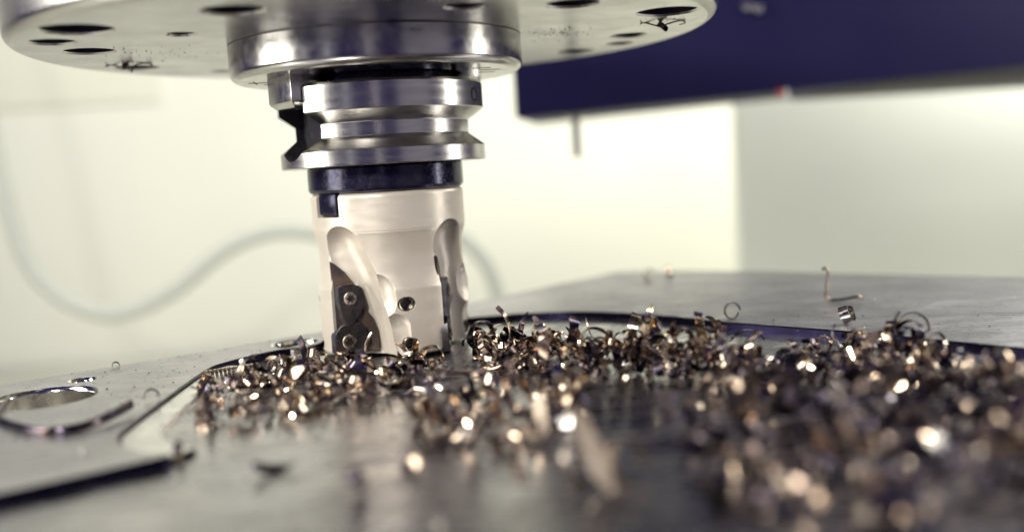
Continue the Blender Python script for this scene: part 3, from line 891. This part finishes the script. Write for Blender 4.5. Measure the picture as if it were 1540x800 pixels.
lone('blurred dark curl in the foreground below the cutter', (-8.6, -144), 0, CM(2.6, R(210), 2.2, 3.0, .1, .25, .5, 20), 'dark', (60, 30, 60))
lone('thin bronze arc lying on the floor between the cutter and the middle chips', (17, -60), 0, CM(9, R(100), 1.2, .6, .1, .2, .3, 22), 'bronze', (6, 4, 40))
lone('thin bronze arc standing in the heap before the cutter', (-8, -72), 0, CM(4.6, R(150), 1.1, .6, .1, .2, .3, 22), 'bronze', (80, 4, 5))
lone('small sparkling chip on the plate between the big bored hole and the pocket', (-61.5, -61), PZ, CM(1.6, R(220), 1.4, 1.0, .1, .2, .5, 16), 'steel', (60, 20, 10))
lone('small dark chip lying on the far left plate edge', (-83.7, -9), PZ, CM(.9, R(220), .8, .6, .1, .15, .5, 12), 'dark', (60, 20, 10))
lone('tiny bright chip at the far corner of the plate', (110, 105), PZ, CM(2.0, R(300), 2.2, 1.0, .1, .2, .5, 16), 'straw', (80, 0, 10))
lone('tiny bronze chip next to the bright one at the far corner of the plate', (121, 111), PZ, CM(1.8, R(260), 2.2, 1.0, .1, .2, .5, 16), 'bronze', (80, 0, 70))
lone('dark open hook of chip on the pocket floor at the right edge', (131, -101), 0, CM(4.6, R(200), 1.4, 1.0, .1, .25, .5, 20), 'dark', (5, 3, 170))
lone('pinkish bronze chip standing at the right edge of the frame', (139, -106), 0, CM(2.6, R(150), 2.0, 1.0, .1, .25, .5, 20), 'bronze', (85, 0, 80))
lone('tall bronze chip standing before the cutter near its threaded hole', (4.8, -33.5), 0, CM(5.6, R(75), 1.7, 1, .1, .22, .5, 16), 'bronze', (92, 25, 90))
lone('dark glossy curl touching the right side of the cutter', (25.5, -20.5), 0, CM(4.2, R(300), 2.6, 2.4, .1, .25, .7, 26), 'dark', (78, 0, 30))
lone('thin bronze loop arching up beside the right side of the cutter', (30, -22), 2.0, CM(3.6, R(190), 1.6, .5, .1, .22, .5, 22), 'bronze', (86, -20, 15))
# tightly coiled toothed chip left of the cutter
for (p, a, turns, lab) in (((-47, -30), 22, 13, 'tightly coiled toothed chip lying at the left end of the heap'), ((-33, -22), 24, 10, 'tightly coiled chip beside the dark pocket wall, left of the cutter')):
    v, f = chip_mesh('metal_chip', 1.35, turns * 2 * math.pi, .75, 1.15, 0, .2, .8, turns * 14)
    lone(lab, p, .3, (v, f), 'straw', (0, 90, a))
# chips stuck to the flange underside
for p, lab in (((-79.5, 22), 'twisted thin chip stuck under the flange at the left'), ((84.3, -22), 'dark ragged chip stuck under the flange at the right')):
    V, F = tube(catmull([(-9, 0, 1.6), (-7, 2, .6), (-3, 1, 2.2), (-1, -2, 3.6), (2, 1, 2.0), (5, -1, 1.2), (8, 0, .8), (10, 2, 1.6), (8, 4, 2.0)], 6), [.36] * 49, 6, .5)
    V = [(x * .75, y * .75, -z * .6) for x, y, z in V]
    root = link_mesh('metal_chip', V, F, MAT['dark'], None, 60, (p[0], p[1], 94.9))
    v, f = CM(1.5, R(200), 1.6, 1.2, .2, .2, .4, 16)
    q = (np.array(Euler((.4, .5, .2)).to_matrix()) @ v.T).T; q[:, 2] += -q[:, 2].max() - .1
    link_mesh('curl', q, f, MAT['dark'], root, 40)
    tag(root, lab, 'metal chip')

# fine swarf dust on the plate and under the flange
dv, df = [], []
def flake(x, y, z, r_, down=False):
    a = rng.uniform(0, 6.28); b0 = len(dv)
    for k in range(4):
        t_ = a + k * math.pi / 2 + rng.uniform(-.4, .4); q = r_ * rng.uniform(.5, 1.2)
        dv.append((x + q * math.cos(t_), y + q * math.sin(t_), z + (-1 if down else 1) * (rng.uniform(.0, .5) * r_)))
    dv.append((x, y, z + (-1 if down else 1) * r_ * rng.uniform(.3, .9)))
    for k in range(4): df.append((b0 + k, b0 + (k + 1) % 4, b0 + 4))
    df.append((b0 + 3, b0 + 2, b0 + 1, b0))
wp = [tuple(q) for q in wall_s]
def on_plate(p):
    return inside(p, outer) and edge_dist(p, outer) > .8 and all(math.hypot(p[0] - h[0], p[1] - h[1]) > h[2] + 1.2 for h in HOLES)
cnt = 0
while cnt < 420:
    p = (rng.uniform(-150, -10), rng.uniform(-110, 40))
    if on_plate(p): flake(p[0], p[1], PZ + .02, abs(rng.gauss(.16, .14)) + .07); cnt += 1
cnt = 0
while cnt < 260:
    p = (rng.uniform(10, 220), rng.uniform(-130, 120))
    if on_plate(p): flake(p[0], p[1], PZ + .02, abs(rng.gauss(.2, .16)) + .08); cnt += 1
for i in range(520):
    p = sample([(-56, -30), (-25, 0), (30, 25), (75, 5), (120, -60), (140, -110), (60, -190), (-30, -170), (-50, -112)])
    if math.hypot(*p) > 26: flake(p[0], p[1], .02, abs(rng.gauss(.22, .2)) + .08)
dust = link_mesh('swarf_dust', dv, df, None)
tag(dust, 'fine grey swarf dust scattered over the plate', 'swarf dust', None, 'stuff')
for c in ('dark', 'steel', 'bronze'): dust.data.materials.append(MAT[c])
dust.data.polygons.foreach_set('material_index', np.array([(i // 5) % 7 // 3 for i in range(len(df))], np.int32))
dv, df = [], []
for cx, cy, sg, nn_ in ((57, -6, 5.5, 130), (-62, -2, 7, 80), (40, 48, 5, 30), (84, -22, 3, 40), (-79, 22, 3, 40)):
    for i in range(nn_):
        x, y = rng.gauss(cx, sg), rng.gauss(cy, sg * 1.6)
        if 46 < math.hypot(x, y) < 99: flake(x, y, 94.46, abs(rng.gauss(.14, .12)) + .06, True)
grit = link_mesh('swarf_grit', dv, df, MAT['dark'])
tag(grit, 'dark grit clinging under the spindle flange plate', 'grit', None, 'stuff')
